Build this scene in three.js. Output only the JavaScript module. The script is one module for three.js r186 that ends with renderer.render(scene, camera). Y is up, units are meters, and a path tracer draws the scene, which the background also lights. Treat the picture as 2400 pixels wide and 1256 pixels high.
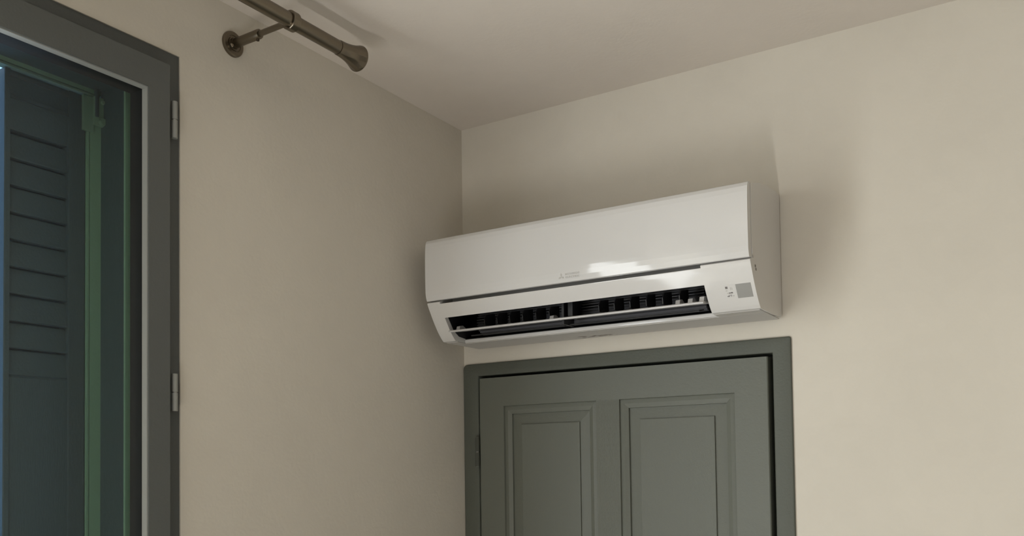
import * as THREE from 'three';
import { RoundedBoxGeometry } from 'three/addons/geometries/RoundedBoxGeometry.js';
import { TextGeometry } from 'three/addons/geometries/TextGeometry.js';
import { FontLoader } from 'three/addons/loaders/FontLoader.js';
import { mergeGeometries, toCreasedNormals } from 'three/addons/utils/BufferGeometryUtils.js';
import { RectAreaLightUniformsLib } from 'three/addons/lights/RectAreaLightUniformsLib.js';

// ---------- camera, sky, daylight, exposure ----------
// x = 0 is the window wall, z = 0 the wall with the door and the air conditioner, y = 0 the floor; metres
const scene = new THREE.Scene();
const camera = new THREE.PerspectiveCamera(THREE.MathUtils.radToDeg(2 * Math.atan(628 / 2064.44)), 2400 / 1256, 0.02, 60);
camera.position.set(1.3805, 1.7, 1.95);
camera.rotation.set(0.03375, 0.56281, -0.01383, 'YXZ');
camera.setViewOffset(2400, 1256, 0, -394.07, 2400, 1256);   // upper part of an upright photograph, held level
const renderer = new THREE.WebGLRenderer({ antialias: true });
renderer.toneMapping = THREE.LinearToneMapping;
renderer.toneMappingExposure = 0.73;
renderer.shadowMap.enabled = true;
scene.background = new THREE.Color().setRGB(0.38, 0.72, 1.25);  // bright overcast sky
scene.backgroundIntensity = 2.6;
RectAreaLightUniformsLib.init();
const daylight = new THREE.RectAreaLight(rgbLight(1.06, 0.99, 0.91), 13.5, 1.42, 2.5);   // daylight filling the tall window on the left
daylight.position.set(-0.27, 1.23, 2.07);
daylight.lookAt(2, 1.23, 2.07);
daylight.name = 'window_daylight';
scene.add(daylight);
function rgbLight(r, g, b) { return new THREE.Color().setRGB(r, g, b); }

// ---------- helpers ----------
function mulberry(a) { return () => { a |= 0; a = a + 0x6D2B79F5 | 0; let t = Math.imul(a ^ a >>> 15, 1 | a); t = t + Math.imul(t ^ t >>> 7, 61 | t) ^ t; return ((t ^ t >>> 14) >>> 0) / 4294967296; }; }
function noiseField(n, cells, seed) {      // tileable value noise, n x n
  const r = mulberry(seed), g = Float32Array.from({ length: cells * cells }, r), out = new Float32Array(n * n), s = (t) => t * t * (3 - 2 * t);
  for (let y = 0; y < n; y++) for (let x = 0; x < n; x++) {
    const fx = x / n * cells, fy = y / n * cells, x0 = Math.floor(fx), y0 = Math.floor(fy), tx = s(fx - x0), ty = s(fy - y0), x1 = (x0 + 1) % cells, y1 = (y0 + 1) % cells;
    out[y * n + x] = (g[y0 * cells + x0] * (1 - tx) + g[y0 * cells + x1] * tx) * (1 - ty) + (g[y1 * cells + x0] * (1 - tx) + g[y1 * cells + x1] * tx) * ty;
  }
  return out;
}
function layered(n, layers, seed) {
  const out = new Float32Array(n * n); let w = 0;
  layers.forEach(([c, a], i) => { const f = noiseField(n, c, seed + i * 17); for (let k = 0; k < out.length; k++) out[k] += f[k] * a; w += a; });
  for (let k = 0; k < out.length; k++) out[k] /= w;
  return out;
}
function mapOf(n, fn, srgb, rep) {
  const d = new Uint8Array(n * n * 4);
  for (let k = 0; k < n * n; k++) { const c = fn(k); d[k * 4] = c[0] * 255; d[k * 4 + 1] = c[1] * 255; d[k * 4 + 2] = c[2] * 255; d[k * 4 + 3] = 255; }
  const t = new THREE.DataTexture(d, n, n); t.wrapS = t.wrapT = THREE.RepeatWrapping; t.magFilter = THREE.LinearFilter; t.minFilter = THREE.LinearMipmapLinearFilter;
  if (srgb) t.colorSpace = THREE.SRGBColorSpace;
  t.repeat.set(rep, rep); t.needsUpdate = true;
  return t;
}
const plasterN = layered(512, [[6, 0.5], [24, 0.6], [90, 0.9], [200, 0.7]], 5), mottleN = layered(256, [[3, 1], [9, 0.7], [40, 0.35]], 23), brushN = layered(256, [[30, 0.6], [110, 0.8]], 61);
const plasterBump = mapOf(512, (k) => [plasterN[k], plasterN[k], plasterN[k]], false, 1.6);
const mottle = mapOf(256, (k) => { const v = 0.955 + 0.045 * mottleN[k]; return [v, v, v]; }, true, 0.9);
const brushBump = mapOf(256, (k) => [brushN[k], brushN[k], brushN[k]], false, 4);

const merge = (list) => mergeGeometries(list.map((g) => (g.index ? g.toNonIndexed() : g)));
const rgb = (r, g, b) => new THREE.Color().setRGB(r, g, b);
const M = {
  wall: new THREE.MeshStandardMaterial({ color: rgb(0.695, 0.65, 0.562), roughness: 0.92, map: mottle, bumpMap: plasterBump, bumpScale: 0.0004 }),
  ceiling: new THREE.MeshStandardMaterial({ color: rgb(0.66, 0.60, 0.53), roughness: 0.95, map: mottle, bumpMap: plasterBump, bumpScale: 0.0004 }),
  darkFarWall: new THREE.MeshStandardMaterial({ color: rgb(0.36, 0.35, 0.335), roughness: 0.92, map: mottle, bumpMap: plasterBump, bumpScale: 0.0004 }),  // unseen walls, darkened to cut the fill they bounce back
  floor: new THREE.MeshStandardMaterial({ color: rgb(0.54, 0.515, 0.48), roughness: 0.5 }),
  door: new THREE.MeshStandardMaterial({ color: rgb(0.123, 0.131, 0.107), roughness: 0.5, bumpMap: brushBump, bumpScale: 0.0003 }),
  trim: new THREE.MeshStandardMaterial({ color: rgb(0.088, 0.095, 0.076), roughness: 0.6, bumpMap: brushBump, bumpScale: 0.0005 }),
  sash: new THREE.MeshStandardMaterial({ color: rgb(0.098, 0.106, 0.100), roughness: 0.5, bumpMap: brushBump, bumpScale: 0.0003 }),
  litBead: new THREE.MeshStandardMaterial({ color: rgb(0.34, 0.35, 0.33), roughness: 0.5 }),  // lighter than the sash: window light on the bead put into its colour
  hinge: new THREE.MeshStandardMaterial({ color: rgb(0.26, 0.265, 0.245), roughness: 0.45 }),
  rubber: new THREE.MeshStandardMaterial({ color: rgb(0.012, 0.012, 0.013), roughness: 0.7 }),
  green: new THREE.MeshStandardMaterial({ color: rgb(0.115, 0.205, 0.14), roughness: 0.55, bumpMap: brushBump, bumpScale: 0.0004 }),
  darkGreen: new THREE.MeshStandardMaterial({ color: rgb(0.024, 0.046, 0.050), roughness: 0.6, bumpMap: brushBump, bumpScale: 0.0004 }),
  glass: new THREE.MeshPhysicalMaterial({ color: rgb(0.92, 0.96, 0.95), roughness: 0.16, transmission: 1, thickness: 0, ior: 1.5, specularIntensity: 0.45 }),
  addedGlow: new THREE.MeshStandardMaterial({ color: rgb(0.9, 0.88, 0.84), roughness: 0.5, emissive: rgb(1.0, 0.965, 0.91), emissiveIntensity: 4 }),
  addedLightBody: new THREE.MeshStandardMaterial({ color: rgb(0.5, 0.5, 0.49), roughness: 0.4 }),
  undersideShade: new THREE.MeshStandardMaterial({ color: rgb(0.48, 0.46, 0.43), roughness: 0.5 }),
  white: new THREE.MeshPhysicalMaterial({ color: rgb(0.64, 0.625, 0.60), roughness: 0.08, specularIntensity: 0.7 }),
  whitePanel: new THREE.MeshPhysicalMaterial({ color: rgb(0.64, 0.63, 0.61), roughness: 0.06, specularIntensity: 0.8 }),
  whiteMatt: new THREE.MeshStandardMaterial({ color: rgb(0.68, 0.655, 0.62), roughness: 0.5 }),
  steel: new THREE.MeshStandardMaterial({ color: rgb(0.42, 0.41, 0.40), roughness: 0.45, metalness: 1 }),
  black: new THREE.MeshStandardMaterial({ color: rgb(0.012, 0.012, 0.013), roughness: 0.6 }),
  darkPlastic: new THREE.MeshStandardMaterial({ color: rgb(0.022, 0.022, 0.024), roughness: 0.45 }),
  vaneGrey: new THREE.MeshStandardMaterial({ color: rgb(0.55, 0.54, 0.53), roughness: 0.4 }),
  fan: new THREE.MeshStandardMaterial({ color: rgb(0.2, 0.2, 0.215), roughness: 0.5 }),
  stickerGrey: new THREE.MeshStandardMaterial({ color: rgb(0.29, 0.285, 0.265), roughness: 0.5 }),
  ink: new THREE.MeshStandardMaterial({ color: rgb(0.17, 0.155, 0.145), roughness: 0.6 }),
  paleInk: new THREE.MeshStandardMaterial({ color: rgb(0.47, 0.455, 0.425), roughness: 0.5 }),
  stain: new THREE.MeshStandardMaterial({ color: rgb(0.20, 0.16, 0.125), roughness: 0.8 }),
  bronze: new THREE.MeshStandardMaterial({ color: rgb(0.20, 0.172, 0.132), roughness: 0.3, metalness: 1 }),
  bronzeDark: new THREE.MeshStandardMaterial({ color: rgb(0.10, 0.08, 0.06), roughness: 0.5, metalness: 1 }),
  sheer: new THREE.MeshPhysicalMaterial({ color: rgb(0.93, 0.915, 0.88), roughness: 0.48, transmission: 1, thickness: 0, side: THREE.DoubleSide }),
};
for (const k in M) M[k].name = k;

function put(parent, name, geometry, material, base) {        // geometry is written in world metres; base = where its thing stands
  if (base) geometry.translate(-base[0], -base[1], -base[2]);
  const m = new THREE.Mesh(geometry, material); m.name = name; m.castShadow = m.receiveShadow = true; parent.add(m);
  return m;
}
function tag(o, label, category, kind, group) { Object.assign(o.userData, { label, category }); if (kind) o.userData.kind = kind; if (group) o.userData.group = group; return o; }
function thing(name, base, label, category, kind) { const g = new THREE.Group(); g.name = name; g.position.set(...base); scene.add(g); tag(g, label, category, kind); return g; }
const box = (x0, x1, y0, y1, z0, z1) => new THREE.BoxGeometry(x1 - x0, y1 - y0, z1 - z0).translate((x0 + x1) / 2, (y0 + y1) / 2, (z0 + z1) / 2);
const rbox = (x0, x1, y0, y1, z0, z1, r = 0.002, s = 2) => new RoundedBoxGeometry(x1 - x0, y1 - y0, z1 - z0, s, Math.min(r, (x1 - x0) / 2.01, (y1 - y0) / 2.01, (z1 - z0) / 2.01)).translate((x0 + x1) / 2, (y0 + y1) / 2, (z0 + z1) / 2);
function alongX(pts, x0, x1, crease = 0.5) {                   // closed outline of [z, y] drawn out along x
  const s = new THREE.Shape(pts.map(([z, y]) => new THREE.Vector2(z, y)));
  const g = new THREE.ExtrudeGeometry(s, { depth: x1 - x0, bevelEnabled: false }).rotateY(-Math.PI / 2).translate(x1, 0, 0);
  return toCreasedNormals(g, crease);
}
function alongY(pts, y0, y1, crease = 0.5) {                   // closed outline of [x, z] drawn out along y
  const s = new THREE.Shape(pts.map(([x, z]) => new THREE.Vector2(x, -z)));
  return toCreasedNormals(new THREE.ExtrudeGeometry(s, { depth: y1 - y0, bevelEnabled: false }).rotateX(-Math.PI / 2).translate(0, y0, 0), crease);
}
const spline = (pts, n) => new THREE.SplineCurve(pts.map((p) => new THREE.Vector2(...p))).getPoints(n).map((v) => [v.x, v.y]);
function cyl(a, b, r0, r1 = r0, seg = 32) {
  const A = new THREE.Vector3(...a), B = new THREE.Vector3(...b), d = B.clone().sub(A), g = new THREE.CylinderGeometry(r1, r0, d.length(), seg);
  return g.applyQuaternion(new THREE.Quaternion().setFromUnitVectors(new THREE.Vector3(0, 1, 0), d.clone().normalize())).translate(...A.add(B).multiplyScalar(0.5).toArray());
}
function holed(outer, holes, depth) {                          // wall sheet with openings, in its own plane
  const s = new THREE.Shape(outer.map((p) => new THREE.Vector2(...p)));
  holes.forEach((h) => s.holes.push(new THREE.Path(h.map((p) => new THREE.Vector2(...p)))));
  return new THREE.ExtrudeGeometry(s, { depth, bevelEnabled: false });
}
const rect = (a0, a1, b0, b1) => [[a0, b0], [a1, b0], [a1, b1], [a0, b1]];

// ---------- the room ----------
const H = 2.6204, RX = 5.0, RZ = 4.3, T = 0.24;
tag(put(scene, 'floor', box(-T, RX + T, -0.12, 0, -T, RZ + T), M.floor), 'pale grey floor of the room', 'floor', 'structure');
const ceil = box(-T, RX + T, H, H + 0.12, -T, RZ + T);
{ const u = ceil.attributes.uv, p = ceil.attributes.position; for (let i = 0; i < u.count; i++) u.setXY(i, p.getX(i), p.getZ(i)); }
tag(put(scene, 'ceiling', ceil, M.ceiling), 'plain off-white plastered ceiling', 'ceiling', 'structure');
const WZ0 = 0.9058, WZ1 = 2.7500, WY1 = 2.4715;                // the window opening in the left wall
tag(put(scene, 'wall_left', holed(rect(-T, RZ + T, 0, H), [rect(WZ0, WZ1, 0.02, WY1)], T).rotateY(-Math.PI / 2), M.wall), 'cream plastered wall with the grey-green window in it', 'wall', 'structure');
tag(put(scene, 'wall_back', holed(rect(0, RX + T, 0, H), [rect(0.012, 0.866, 0.001, 1.966)], T).translate(0, 0, -T), M.wall), 'cream plastered wall with the white air conditioner above the door', 'wall', 'structure');
tag(put(scene, 'wall_right', box(RX, RX + T, 0, H, 0, RZ + T), M.darkFarWall), 'unseen grey plastered wall opposite the window', 'wall', 'structure');
tag(put(scene, 'wall_front', box(0, RX, 0, H, RZ, RZ + T), M.darkFarWall), 'unseen grey plastered wall opposite the door', 'wall', 'structure');

// ---------- the door ----------
{
  const b = [0.438, 0, 0], d = thing('door_1', b, 'grey-green panelled door in its painted frame under the air conditioner', 'door', 'structure');
  // casing, flush with the plaster, its outer corners softened by many coats of paint
  const f = new THREE.Shape(), R = 0.007, o = 0.003;              // outline less the rounding that the bevel adds
  f.moveTo(0.0005 + o, 0); f.lineTo(0.0005 + o, 1.9748 - o - R * 1.6); f.quadraticCurveTo(0.0005 + o, 1.9748 - o, 0.0005 + o + R * 1.6, 1.9748 - o);
  f.lineTo(0.876 - o - R * 0.4, 1.9748 - o); f.quadraticCurveTo(0.876 - o, 1.9748 - o, 0.876 - o, 1.9748 - o - R * 0.4); f.lineTo(0.876 - o, 0);
  f.lineTo(0.8355 + o, 0); f.lineTo(0.8355 + o, 1.9415 + o - R * 0.6); f.quadraticCurveTo(0.8355 + o, 1.9415 + o, 0.8355 + o - R * 0.6, 1.9415 + o); f.lineTo(0.0490 - o, 1.9415 + o); f.lineTo(0.0490 - o, 0);
  put(d, 'door_frame', toCreasedNormals(new THREE.ExtrudeGeometry(f, { depth: 0.160, bevelEnabled: true, bevelThickness: 0.003, bevelSize: o, bevelSegments: 3, curveSegments: 6 }).translate(0, 0, -0.157), 0.6), M.trim, b);
  put(d, 'door_stop', box(0.0491, 0.075, 0, 1.9414, -0.16, -0.055), M.trim, b);
  put(d, 'door_stop', box(0.805, 0.8354, 0, 1.9414, -0.16, -0.055), M.trim, b);
  put(d, 'door_stop', box(0.0752, 0.8048, 1.905, 1.9414, -0.16, -0.055), M.trim, b);
  // leaf: stiles, rails and raised panels set in stepped mouldings
  const ZF = 0.012, ZB = -0.0545, L = 0.0565, Rr = 0.8262, TOP = 1.9335, BOT = 0.008;
  const cols = [[0.1330, 0.4030], [0.4655, 0.7505]], rows = [[0.98, [1.8575, 1.8615]], [0.2, [0.86, 0.86]]];
  put(d, 'stile', alongY([[L, ZB], [cols[0][0], ZB], [cols[0][0], ZF], [L + 0.002, ZF], [L, ZF - 0.002]], BOT, TOP, 0.3), M.door, b);
  put(d, 'stile', alongY([[cols[1][1], ZB], [Rr, ZB], [Rr, ZF - 0.002], [Rr - 0.002, ZF], [cols[1][1], ZF]], BOT, TOP, 0.3), M.door, b);
  put(d, 'muntin', box(cols[0][1], cols[1][0], 0.2, 1.8575, ZB, ZF), M.door, b);
  put(d, 'rail', alongX([[ZB, 1.8575], [ZF, 1.8575], [ZF, TOP], [ZB, TOP]], cols[0][0], cols[1][1]), M.door, b);
  for (const [x0, x1] of cols) { put(d, 'rail', box(x0, x1, 0.86, 0.98, ZB, ZF), M.door, b); put(d, 'rail', box(x0, x1, BOT, 0.2, ZB, ZF), M.door, b); }
  const ring = (x0, x1, y0, y1, prof) => [[[x0, y0], [x1, y0]], [[x1, y0], [x1, y1]], [[x1, y1], [x0, y1]], [[x0, y1], [x0, y0]]].map(([a, c], side) => {
    const inset = (p, s, d2) => [p[0] + (p[0] === x0 ? d2 : -d2), p[1] + (p[1] === y0 ? d2 : -d2)], pos = [];
    for (let i = 0; i < prof.length - 1; i++) {
      const [d0, z0] = prof[i], [d1, z1] = prof[i + 1], A = inset(a, 0, d0), B = inset(c, 0, d0), C = inset(c, 0, d1), D = inset(a, 0, d1);
      pos.push(A[0], A[1], z0, B[0], B[1], z0, C[0], C[1], z1, A[0], A[1], z0, C[0], C[1], z1, D[0], D[1], z1);
    }
    const g = new THREE.BufferGeometry(); g.setAttribute('position', new THREE.Float32BufferAttribute(pos, 3));
    g.setAttribute('uv', new THREE.Float32BufferAttribute(pos.filter((_, i) => i % 3 !== 2), 2)); g.computeVertexNormals();
    return g;
  });
  for (const [y0, tops] of rows) cols.forEach(([x0, x1], c) => {
    const y1 = Math.min(tops[c], 1.8575);
    for (const g of ring(x0, x1, y0, y1, [[0, ZF], [0.0012, ZF - 0.005], [0.004, ZF - 0.0045], [0.011, ZF - 0.0035], [0.019, ZF - 0.0065], [0.0215, ZF - 0.0075], [0.0222, ZF - 0.013], [0.024, ZF - 0.013]])) put(d, 'moulding', g, M.door, b);
    const panel = merge([...ring(x0 + 0.0235, x1 - 0.0235, y0 + 0.0235, y1 - 0.0235, [[0, ZF - 0.0132], [0.026, ZF - 0.0105], [0.0266, ZF - 0.0065], [0.0285, ZF - 0.0062]]), new THREE.PlaneGeometry(x1 - x0 - 0.104, y1 - y0 - 0.104).toNonIndexed().translate((x0 + x1) / 2, (y0 + y1) / 2, ZF - 0.0062), box(x0, x1, y0, y1, ZB + 0.02, ZB + 0.035).toNonIndexed()]);
    put(d, 'panel', panel, M.door, b);
  });
  for (const yc of [1.7385, 0.45]) {                            // lift-off hinge on the frame
    const h = put(d, 'hinge', merge([cyl([0.0495, yc - 0.0385, 0.0135], [0.0495, yc - 0.0012, 0.0135], 0.0058), cyl([0.0495, yc + 0.0012, 0.0135], [0.0495, yc + 0.0385, 0.0135], 0.0058)]), M.trim, b);
    put(h, 'hinge_pin', cyl([0.0495 - b[0], yc - 0.039, 0.0135], [0.0495 - b[0], yc + 0.039, 0.0135], 0.0042), M.steel);
  }
}

// ---------- the window in the left wall ----------
{
  const b = [0, 0, 1.556], w = thing('window_1', b, 'grey-green double window with hinged sashes and dark gaskets', 'window', 'structure');
  const X = 0.016;                                              // face of the sashes; the fixed frame lies behind it
  put(w, 'frame_jamb', box(-0.04, -0.003, 0.021, WY1, WZ0, 0.945), M.sash, b);
  put(w, 'frame_jamb', box(-0.04, -0.003, 0.021, WY1, 2.710, WZ1), M.sash, b);
  put(w, 'frame_head', box(-0.04, -0.003, 2.432, WY1, 0.945, 2.710), M.sash, b);
  put(w, 'threshold', box(-0.04, -0.003, 0.021, 0.06, 0.945, 2.710), M.sash, b);
  for (const [z0, z1] of [[0.9367, 1.7995], [1.8005, 2.7193]]) {
    const s0 = z0 + 0.0455, s1 = z1 - 0.0455, yT = 2.4395, yI = 2.385, yB = 0.03, yBI = 0.16;
    const stile = (a, c, dir) => { const e = 0.003; return alongY(dir > 0 ? [[X - e, a], [X, a + e], [X, c], [-0.035, c], [-0.035, a]] : [[-0.035, a], [X, a], [X, c - e], [X - e, c], [-0.035, c]], yB, yT, 0.3); };
    put(w, 'sash_stile', stile(z0, s0, 1), M.sash, b);
    put(w, 'sash_stile', stile(s1, z1, -1), M.sash, b);
    const rail = (y0, y1) => new THREE.ExtrudeGeometry(new THREE.Shape([[-0.035, y0], [X, y0], [X, y1], [-0.035, y1]].map((p) => new THREE.Vector2(...p))), { depth: s1 - s0, bevelEnabled: false }).translate(0, 0, s0);
    put(w, 'sash_rail', rail(yI, yT), M.sash, b);
    put(w, 'sash_rail', rail(yB, yBI), M.sash, b);
    put(w, 'glazing_bead', box(-0.001, X - 0.0035, yBI, yI - 0.002, s0, s0 + 0.0022), M.litBead, b);
    put(w, 'glazing_bead', box(-0.001, X - 0.0035, yBI, yI - 0.002, s1 - 0.0022, s1), M.litBead, b);
    put(w, 'glazing_bead', box(-0.001, X - 0.0035, yI - 0.002, yI, s0, s1), M.litBead, b);
    const g = 0.0016;                                           // dark spacer round the double pane
    put(w, 'gasket', merge([box(-0.036, -0.0015, yBI, yI, s0, s0 + g), box(-0.036, -0.0015, yBI, yI, s1 - g, s1), box(-0.036, -0.0015, yI - g, yI, s0 + g, s1 - g), box(-0.036, -0.0015, yBI, yBI + g, s0 + g, s1 - g)]), M.rubber, b);
    put(w, 'pane', new THREE.PlaneGeometry(s1 - s0 - 2 * g, yI - yBI - 2 * g).rotateY(Math.PI / 2).translate(-0.003, (yI + yBI) / 2, (s0 + s1) / 2), M.glass, b);
  }
  const hinge = (z, yc) => {
    const h = put(w, 'hinge', merge([cyl([0.0085, yc - 0.034, z], [0.0085, yc - 0.0009, z], 0.0056), cyl([0.0085, yc + 0.0009, z], [0.0085, yc + 0.034, z], 0.0056)]), M.hinge, b);
    put(h, 'hinge_pin', cyl([0.0085, yc - 0.033, z - b[2]], [0.0085, yc + 0.033, z - b[2]], 0.0044), M.steel);
  };
  for (const yc of [2.3443, 1.8421, 1.34, 0.5]) { hinge(0.9240, yc); hinge(2.732, yc); }
  put(w, 'added_light_block', box(-0.165, -0.05, 0.021, 2.404, 1.338, 1.352), M.darkGreen, b);  // unseen post added to keep window light off the jamb
  // painted wooden outer frame that the shutters close against
  put(w, 'outer_jamb', box(-0.12, -0.05, 0.021, WY1, WZ0, 0.987), M.darkGreen, b);
  put(w, 'outer_jamb', box(-0.12, -0.05, 0.021, WY1, 2.669, WZ1), M.darkGreen, b);
  put(w, 'outer_head', box(-0.12, -0.05, 2.404, WY1, 0.987, 2.669), M.darkGreen, b);
  put(w, 'outer_jamb', box(-0.155, -0.1201, 0.021, WY1, WZ0, 0.9720), M.darkGreen, b);
  put(w, 'jamb_facing', alongY([[-0.05, 0.9615], [-0.0465, 0.9625], [-0.0465, 0.9865], [-0.05, 0.9873]], 0.021, 2.405), M.green, b);
  put(w, 'jamb_facing', alongY([[-0.05, 0.9495], [-0.044, 0.9495], [-0.044, 0.9575], [-0.05, 0.9575]], 0.021, 2.405), M.green, b);
  put(w, 'shutter_stop', alongY([[-0.138, 0.972], [-0.12, 0.9865], [-0.12, 1.0085], [-0.1225, 1.0085], [-0.1225, 1.0102], [-0.12, 1.0102], [-0.12, 1.0135], [-0.138, 1.0135]], 0.021, 2.391), M.green, b);
  put(w, 'shutter_stop', merge([box(-0.138, -0.12, 2.3965, 2.4700, 0.987, 2.669), box(-0.138, -0.1235, 2.3945, 2.3965, 0.987, 2.669), box(-0.138, -0.12, 2.391, 2.3945, 0.987, 2.669)]), M.green, b);
}

// ---------- louvred shutter leaf outside the glass ----------
{
  const b = [-0.145, 0.03, 1.09], s = thing('window_shutter', b, 'dark green wooden louvred shutter leaf seen closed behind the window glass', 'shutter');
  const XF = -0.125, XB = -0.16, z0 = 1.0145, z1 = 1.1500, zi = 1.0460;
  put(s, 'stile', rbox(XB, XF, 0.03, 2.389, z0, zi, 0.002), M.darkGreen, b);
  put(s, 'stile', alongY([[XB, 1.15], [XF, 1.15], [XF, 1.1575], [XF - 0.0015, 1.1590], [XB, 1.1590]], 0.03, 2.389), M.darkGreen, b);
  put(s, 'rail', alongX([[zi, 2.2865], [z1, 2.2865], [z1, 2.389], [zi, 2.389]], XB, XF - 0.004), M.darkGreen, b);
  for (const y of [2.3815, 2.3445]) put(s, 'rail_bead', box(XF - 0.004, XF, y - 0.004, y + 0.0022, zi, z1), M.darkGreen, b);
  put(s, 'lower_panel', box(XB + 0.008, XF - 0.003, 0.03, 1.8615, zi, z1), M.darkGreen, b);
  const pitch = 0.04655;
  const slat = new THREE.ExtrudeGeometry(new THREE.Shape([[-0.008, 0.046], [0.0045, 0.0445], [0.0062, 0.0430], [0.0140, 0.0020], [0.0132, 0.0002], [0.0020, 0.0002]].map((p) => new THREE.Vector2(...p))), { depth: z1 - zi, bevelEnabled: false });
  for (let k = 0; k < 9; k++) {                                 // slats slope outwards, each under the one above
    const m = put(s, 'slat', slat, M.darkGreen); m.position.set(-0.1425 - b[0], 1.8655 + k * pitch - b[1], zi - b[2]);
  }
  put(s, 'light_stop_board', box(XB, XB + 0.006, 1.8615, 2.2915, zi, z1), M.darkGreen, b);  // added behind the slats to stop sky light between them
  put(s, 'slat', box(XF - 0.006, XF - 0.003, 1.8615, 1.865, zi, z1), M.darkGreen, b);
  // sliding bolt at the top of the leaf
  const p = put(s, 'bolt_plate', rbox(-0.1245, -0.1185, 2.3235, 2.3890, 1.0015, 1.0225, 0.001), M.green, b);
  put(s, 'bolt_plate', merge([rbox(-0.1195, -0.112, 2.3375, 2.3905, 0.9835, 1.004, 0.001), cyl([-0.112, 2.345, 0.990], [-0.106, 2.345, 0.990], 0.0075, 0.006, 16), cyl([-0.112, 2.382, 0.989], [-0.108, 2.382, 0.989], 0.004, 0.003, 12)]), M.green, b);
  const leaf = s.clone(true);
  leaf.name = 'window_shutter_001'; leaf.position.z += 0.176; leaf.userData = { ...s.userData, group: 'shutter leaves of the window', label: 'dark green louvred shutter leaf beside the one seen through the glass' };
  leaf.remove(...leaf.children.filter((c) => c.name === 'bolt_plate')); scene.add(leaf);
  put(s, 'bolt_rod', cyl([-0.1135, 2.352, 1.0], [-0.1135, 2.420, 1.0], 0.004, 0.004, 12), M.darkGreen, b);
}

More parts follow.
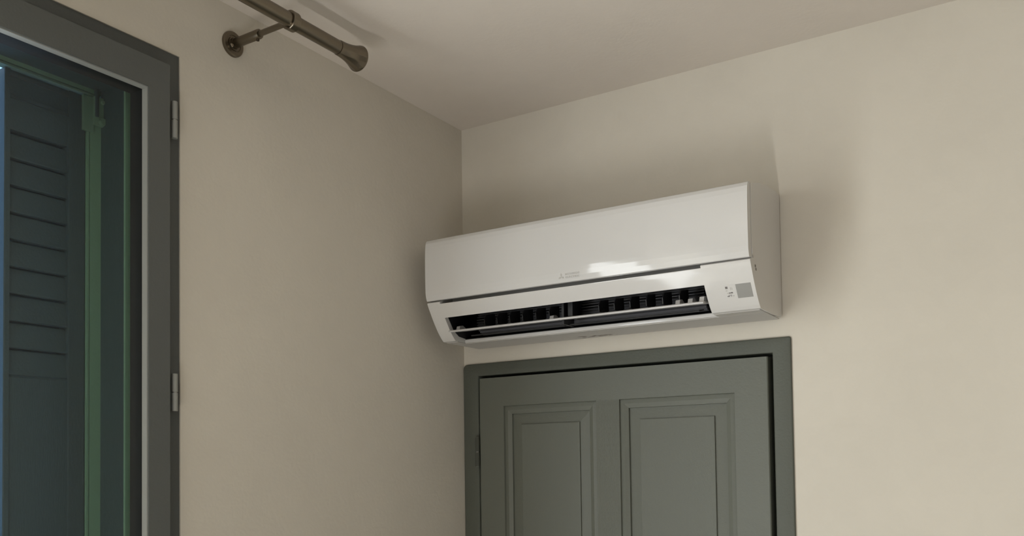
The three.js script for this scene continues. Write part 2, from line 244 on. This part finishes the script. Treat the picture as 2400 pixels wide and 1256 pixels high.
// ---------- air conditioner ----------
{
  const xl = 0.0525, xr = 0.8585, b = [(xl + xr) / 2, 2.0148, 0.0];
  const a = thing('air_conditioner', b, 'white wall-mounted air conditioner with its outlet flap open above the door', 'air conditioner');
  const c0 = 0.0905, c1 = 0.7555;
  const top = spline([[0.006, 2.2895], [0.042, 2.2892], [0.09, 2.286], [0.15, 2.276], [0.2, 2.2645], [0.2155, 2.2585]], 18);
  const lowFront = spline([[0.2282, 2.1015], [0.2235, 2.0925], [0.2140, 2.0770], [0.2035, 2.0605], [0.1855, 2.0365], [0.1690, 2.0195]], 20);
  const bottom = [[0.1635, 2.0155], [0.156, 2.0148], [0.0655, 2.0148], [0.03, 2.0165], [0.006, 2.020]];
  const endOutline = [...top, [0.2165, 2.1085], [0.2262, 2.1055], [0.2285, 2.1035], ...lowFront, ...bottom];
  put(a, 'end_cover', alongX(endOutline, xl, c0), M.white, b);
  put(a, 'control_cover', alongX(endOutline, c1, xr), M.white, b);
  const lip = lowFront.filter(([, y]) => y > 2.0755 && y < 2.0985);
  const cavity = [[0.2078, 2.0672], [0.195, 2.0712], [0.15, 2.088], [0.10, 2.1005], [0.06, 2.098], [0.032, 2.072], [0.036, 2.045], [0.06, 2.0285], [0.095, 2.0238], [0.1215, 2.0232]];
  put(a, 'housing', alongX([...top, [0.2165, 2.1350], [0.1750, 2.1350], [0.1750, 2.1005], [0.2265, 2.0993], ...lip, [0.2120, 2.0738], ...cavity, [0.1225, 2.0220], [0.1225, 2.0160], [0.1215, 2.0148], ...bottom.slice(2)], c0, c1, 0.35), M.white, b);
  put(a, 'underside_shade', rbox(xl + 0.004, xr - 0.004, 2.0128, 2.0149, 0.012, 0.119, 0.001), M.undersideShade, b);  // added plate, its grey stands in for shade under the casing
  for (const [x0, x1] of [[xl + 0.004, c0], [c1, xr - 0.004]]) put(a, 'underside_shade', rbox(x0, x1, 2.0128, 2.0149, 0.1195, 0.155, 0.001), M.undersideShade, b);
  put(a, 'mounting_plate', rbox(xl + 0.003, xr - 0.003, 2.0225, 2.284, 0.0003, 0.0062, 0.001), M.steel, b);
  // front panel, gently bowed and curling in at its lower edge
  const front = spline([[0.2175, 2.2618], [0.2250, 2.2606], [0.2320, 2.2555], [0.2356, 2.2440], [0.2373, 2.2200], [0.2378, 2.1900], [0.2376, 2.1600], [0.23715, 2.1340], [0.2359, 2.1205], [0.2322, 2.1088]], 110);
  put(a, 'front_panel', alongX([[0.2180, 2.2600], ...front, [0.2298, 2.1078], [0.2180, 2.1090]], xl + 0.0012, xr - 0.0006, 0.45), M.whitePanel, b);
  // outlet: dark lining, end plates, cross-flow fan, swing fins and flaps
  const inner = cavity.slice(1).map(([z, y]) => [z, y]), cz = 0.1, cyc = 2.055, shrink = inner.map(([z, y]) => [z + (cz - z) * 0.035, y + (cyc - y) * 0.05]);
  put(a, 'outlet_lining', alongX([...inner.map(([z, y]) => [z + (cz - z) * 0.006, y + (cyc - y) * 0.01]), ...shrink.reverse()], c0 + 0.0002, c1 - 0.0002, 0.6), M.black, b);
  const plate = [[0.195, 2.070], [0.15, 2.0875], [0.10, 2.0995], [0.06, 2.097], [0.033, 2.072], [0.037, 2.046], [0.06, 2.0295], [0.118, 2.0245], [0.150, 2.0275], [0.172, 2.040]];
  put(a, 'outlet_end_plate', alongX(plate, c0 + 0.0001, c0 + 0.0012), M.black, b);
  put(a, 'outlet_end_plate', alongX(plate, c1 - 0.0012, c1 - 0.0001), M.black, b);
  const blades = [];
  for (let i = 0; i < 26; i++) { const t = i / 26 * Math.PI * 2; blades.push(new THREE.BoxGeometry(0.60, 0.0016, 0.0105).rotateX(-t + 0.5).translate(0.42, 2.066 + Math.sin(t) * 0.0255, 0.082 + Math.cos(t) * 0.0255)); }
  const fan = put(a, 'fan', merge(blades), M.fan, b);
  put(fan, 'fan_drum', cyl([0.12 - b[0], 2.066 - b[1], 0.082], [0.72 - b[0], 2.066 - b[1], 0.082], 0.019), M.black);
  const finShape = new THREE.ExtrudeGeometry(new THREE.Shape([[-0.020, 0.016], [0.012, 0.010], [0.020, -0.002], [0.018, -0.016], [-0.006, -0.020], [-0.022, -0.010]].map((p) => new THREE.Vector2(...p))), { depth: 0.0022, bevelEnabled: false }).rotateY(-Math.PI / 2);
  for (const [x0, n, dx, turn] of [[0.185, 6, 0.0365, -0.12], [0.4967, 6, 0.0385, -0.12]]) for (let i = 0; i < n; i++) {
    const f = put(a, 'swing_fin', finShape, M.darkPlastic); f.position.set(x0 + i * dx - b[0], 2.062 - b[1], 0.150); f.rotation.y = turn;
  }
  put(a, 'outlet_bridge', box(0.398, 0.404, 2.026, 2.086, 0.12, 0.17), M.darkPlastic, b);
  put(a, 'outlet_bridge', box(0.412, 0.424, 2.044, 2.086, 0.12, 0.165), M.darkPlastic, b);
  const flap = put(a, 'flap', alongX([[0.1985, 2.0318], [0.1990, 2.0345], [0.1970, 2.0366], [0.150, 2.0420], [0.110, 2.0478], [0.109, 2.0462], [0.150, 2.0392], [0.190, 2.0328]], 0.0945, 0.7495, 0.3), M.vaneGrey, b);
  for (const [x, z] of [[0.108, 0.165], [0.372, 0.160], [0.686, 0.168], [0.714, 0.168], [0.742, 0.175]]) put(flap, 'flap_arm', new THREE.ExtrudeGeometry(new THREE.Shape([[-0.018, 0], [0.014, -0.003], [0.010, 0.008], [-0.002, 0.011], [-0.014, 0.006]].map((p) => new THREE.Vector2(...p))), { depth: 0.010, bevelEnabled: false }).rotateY(-Math.PI / 2).translate(x + 0.005 - b[0], 2.0405 - b[1], z), M.vaneGrey);
  for (const [x0, x1] of [[0.128, 0.394], [0.408, 0.722]]) put(a, 'inner_flap', alongX([[0.150, 2.0262], [0.1495, 2.0282], [0.120, 2.0335], [0.118, 2.0318], [0.146, 2.0255]], x0, x1), M.darkPlastic, b);
  // label, print and marks
  const surf = (y) => { const L = lowFront; for (let i = 0; i < L.length - 1; i++) if (y <= L[i][1] && y >= L[i + 1][1]) { const t = (L[i][1] - y) / (L[i][1] - L[i + 1][1]); return L[i][0] + (L[i + 1][0] - L[i][0]) * t; } return L[0][0]; };
  const onCover = (x0, x1, y0, y1, lift, n = 4) => {            // a thin sheet that follows the curved cover
    const f = [], r = []; for (let i = 0; i <= n; i++) { const y = y0 + (y1 - y0) * i / n, z = surf(y); f.push([z + lift * 0.83, y - lift * 0.55]); r.push([z - 0.0008, y + 0.0005]); }
    return alongX([...f, ...r.reverse()], x0, x1, 0.4);
  };
  put(a, 'rating_sticker', onCover(0.8195, 0.8510, 2.0365, 2.0620, 0.00035), M.stickerGrey, b);
  put(a, 'info_sticker', onCover(0.7945, 0.8180, 2.0385, 2.0630, 0.0002), M.white, b);
  const marks = [[0.7975, 0.8025, 2.0555, 2.0595, 'ink'], [0.7975, 0.8010, 2.0510, 2.0530, 'paleInk'], [0.8075, 0.8090, 2.0525, 2.0575, 'paleInk'], [0.8105, 0.8118, 2.0525, 2.0570, 'paleInk'], [0.7990, 0.8025, 2.0464, 2.0482, 'paleInk'], [0.8030, 0.8065, 2.0464, 2.0484, 'ink'], [0.8070, 0.8112, 2.0464, 2.0488, 'ink'], [0.8010, 0.8085, 2.0432, 2.0440, 'ink'], [0.7985, 0.8035, 2.0408, 2.0424, 'ink'], [0.8060, 0.8070, 2.0405, 2.0430, 'ink'], [0.8090, 0.8130, 2.0410, 2.0428, 'paleInk']];
  for (const [x0, x1, y0, y1, m] of marks) put(a, 'printed_mark', onCover(x0, x1, y0, y1, 0.0004, 1), M[m], b);
  for (const [z, y, h] of [[0.1950, 2.0962, 0.0050], [0.1908, 2.0902, 0.0052]]) put(a, 'side_mark', box(xr - 0.001, xr + 0.0004, y - h / 2, y + h / 2, z - 0.0035, z + 0.0035), M.ink, b);
  put(a, 'panel_clip', rbox(xr - 0.002, xr + 0.0012, 2.1175, 2.1290, 0.2105, 0.2150, 0.0008), M.white, b);
  put(a, 'panel_clip', rbox(xr - 0.002, xr + 0.0010, 2.1095, 2.1150, 0.2085, 0.2130, 0.0008), M.steel, b);
  const dr = mulberry(77), blot = [];
  for (let i = 0; i < 26; i++) { const x = 0.382 + dr() * 0.092; blot.push(new THREE.CircleGeometry(0.0015 + dr() * 0.0030, 9).scale(1.7, 0.55, 1).rotateX(Math.PI / 2).translate(x, 2.01255 - dr() * 0.0002 , 0.040 + (x - 0.382) * -0.03 + (dr() - 0.5) * 0.026)); }
  const st = put(a, 'smudge', merge(blot), M.stain, b); st.userData.label = 'brown smudge of dirt under the casing'; st.userData.kind = 'stuff';
  // maker's emblem of three rhombs and small lettering, grey on the front panel
  const font = await new FontLoader().loadAsync('fonts/droid/droid_sans_bold.typeface.json');
  const tilt = 0.1, faceZ = (y) => { let k = front.findIndex((p, i) => i && p[1] <= y); const [a0, a1] = [front[k - 1], front[k]]; return a0[0] + (a1[0] - a0[0]) * (a0[1] - y) / (a0[1] - a1[1]); }, onPanel = (g, x, y) => g.rotateX(tilt).translate(x, y, faceZ(y) + (y < 2.119 ? 0.0008 : 0.0002));
  const rh = (ang) => { const s = 0.0047, v = [[0, 0], [-s * 0.5, s * 0.866], [0, s * 1.732], [s * 0.5, s * 0.866]]; return new THREE.ExtrudeGeometry(new THREE.Shape(v.map((p) => new THREE.Vector2(...p))), { depth: 0.0004, bevelEnabled: false }).rotateZ(ang); };
  put(a, 'emblem', onPanel(merge([rh(0), rh(2.0944), rh(-2.0944)]), 0.4350, 2.1205), M.paleInk, b);
  for (const [t, y, size] of [['MITSUBISHI', 2.1225, 0.0042], ['ELECTRIC', 2.1160, 0.0042]]) {
    const g = new TextGeometry(t, { font, size, depth: 0.0003, curveSegments: 3, bevelEnabled: false }); g.computeBoundingBox();
    g.scale(0.036 / g.boundingBox.max.x, 1, 1);
    put(a, 'lettering', onPanel(g, 0.4450, y), M.paleInk, b);
  }
}

// ---------- curtain rod over the window ----------
{
  const x = 0.166, y = 2.5440, b = [0, y, 0.784], r = thing('curtain_rod', b, 'bronze metal curtain rod with a flared end, hung under the ceiling over the window', 'curtain rod');
  const rod = 0.0138, latheZ = (pts, z, dir) => new THREE.LatheGeometry(pts.map((p) => new THREE.Vector2(...p)), 48).rotateX(dir * Math.PI / 2).translate(x, y, z);
  put(r, 'pole', cyl([x, y, 0.655], [x, y, 3.05], rod, rod, 48), M.bronze, b);
  const finial = [[0.0001, -0.004], [0.0142, -0.004], [0.0150, -0.002], [0.0150, 0.000], [0.0152, 0.006], [0.0162, 0.018], [0.0182, 0.030], [0.0212, 0.041], [0.0243, 0.049], [0.0262, 0.0535], [0.0266, 0.0560], [0.0256, 0.0580], [0.0235, 0.0592], [0.0001, 0.0605]];
  for (const [z, d] of [[0.655, -1], [3.05, 1]]) { put(r, 'finial', toCreasedNormals(latheZ(finial, z, d), 0.6), M.bronze, b); put(r, 'finial_groove', cyl([x, y, z - d * 0.0062], [x, y, z - d * 0.004], 0.0140, 0.0140, 40), M.bronzeDark, b); }
  for (const zb of [0.784, 2.9]) {
    const k = new THREE.Group(); k.name = 'bracket'; k.position.set(0, 0, zb - b[2]); r.add(k);
    const kb = [0, y, zb], Z = zb;
    const latheX = (pts) => toCreasedNormals(new THREE.LatheGeometry(pts.map((p) => new THREE.Vector2(...p)), 44).rotateZ(-Math.PI / 2).translate(0, y, Z), 0.5);
    put(k, 'rosette', latheX([[0.0001, 0], [0.0248, 0], [0.0252, 0.0022], [0.0244, 0.0052], [0.0228, 0.0064], [0.0160, 0.0068], [0.0155, 0.0058], [0.0140, 0.0056], [0.0134, 0.0072], [0.0112, 0.0075], [0.0108, 0.0120], [0.0001, 0.0122]]), M.bronze, kb);
    put(k, 'arm', latheX([[0.0001, 0.0121], [0.0088, 0.0121], [0.0093, 0.0135], [0.0093, 0.0780], [0.0086, 0.0800], [0.0056, 0.0802], [0.0056, x - rod + 0.002], [0.0001, x - rod + 0.002]]), M.bronze, kb);
    put(k, 'set_screw', cyl([0.0740, y - 0.0085, Z], [0.0740, y - 0.0125, Z], 0.0034, 0.0030, 16), M.bronzeDark, kb);
    put(k, 'ring', toCreasedNormals(latheZ([[0.0141, -0.0085], [0.0172, -0.0085], [0.0182, -0.0075], [0.0182, 0.0075], [0.0172, 0.0085], [0.0141, 0.0085], [0.0141, -0.0085]], Z, 1), 0.5), M.bronze, kb);
  }
}

// ---------- sheer curtain drawn to the far side of the window, mirrored in the air conditioner ----------
{
  const b = [0.166, 0.03, 1.68], nz = 160, ny = 24, g = new THREE.PlaneGeometry(1, 1, nz, ny), p = g.attributes.position, rn = mulberry(9), ph = [rn() * 6, rn() * 6, rn() * 6];
  for (let i = 0; i < p.count; i++) {
    const u = p.getX(i) + 0.5, v = p.getY(i) + 0.5, spread = 0.78 + 0.22 * (1 - v);
    p.setXYZ(i, 0.166 + (0.036 + 0.012 * (1 - v)) * Math.sin(u * 52 + ph[0] + 1.1 * Math.sin(u * 9 + ph[1])) + 0.012 * Math.sin(u * 17 + ph[2]), 0.03 + v * 2.487, 1.365 + u * 0.66 * spread);
  }
  g.computeVertexNormals();
  tag(put(scene, 'curtain', g, M.sheer, b), 'sheer white curtain hanging in folds from the bronze rod', 'curtain').position.set(...b);
}

// ---------- added light in place of a sunlit floor strip: throws the rod's shadow on the ceiling and the air conditioner's up the wall ----------
{
  const x0 = 0.98, x1 = 1.12, z0 = 2.45, z1 = 3.95, b = [1.05, 0, 3.2], l = thing('added_floor_light', b, 'added low light strip behind the camera, standing in for sunlit floor', 'added light');
  put(l, 'housing', merge([box(x0 - 0.02, x1 + 0.02, 0.03, 0.045, z0 - 0.02, z1 + 0.02), box(x0 - 0.02, x0 - 0.004, 0.045, 0.075, z0 - 0.02, z1 + 0.02), box(x1 + 0.004, x1 + 0.02, 0.045, 0.075, z0 - 0.02, z1 + 0.02)]), M.addedLightBody, b);
  put(l, 'diffuser', rbox(x0, x1, 0.046, 0.068, z0, z1, 0.004), M.addedGlow, b);
  for (const [x, z] of [[x0 + 0.02, z0 + 0.05], [x1 - 0.02, z0 + 0.05], [x0 + 0.02, z1 - 0.05], [x1 - 0.02, z1 - 0.05]]) put(l, 'foot', cyl([x, 0, z], [x, 0.03, z], 0.015, 0.012, 16), M.addedLightBody, b);
  const light = new THREE.RectAreaLight(rgbLight(1.0, 0.985, 0.97), 68, x1 - x0, z1 - z0);
  light.name = 'added_floor_light_source'; light.position.set((x0 + x1) / 2, 0.072, (z0 + z1) / 2); light.rotation.x = Math.PI / 2; scene.add(light);
}

renderer.render(scene, camera);
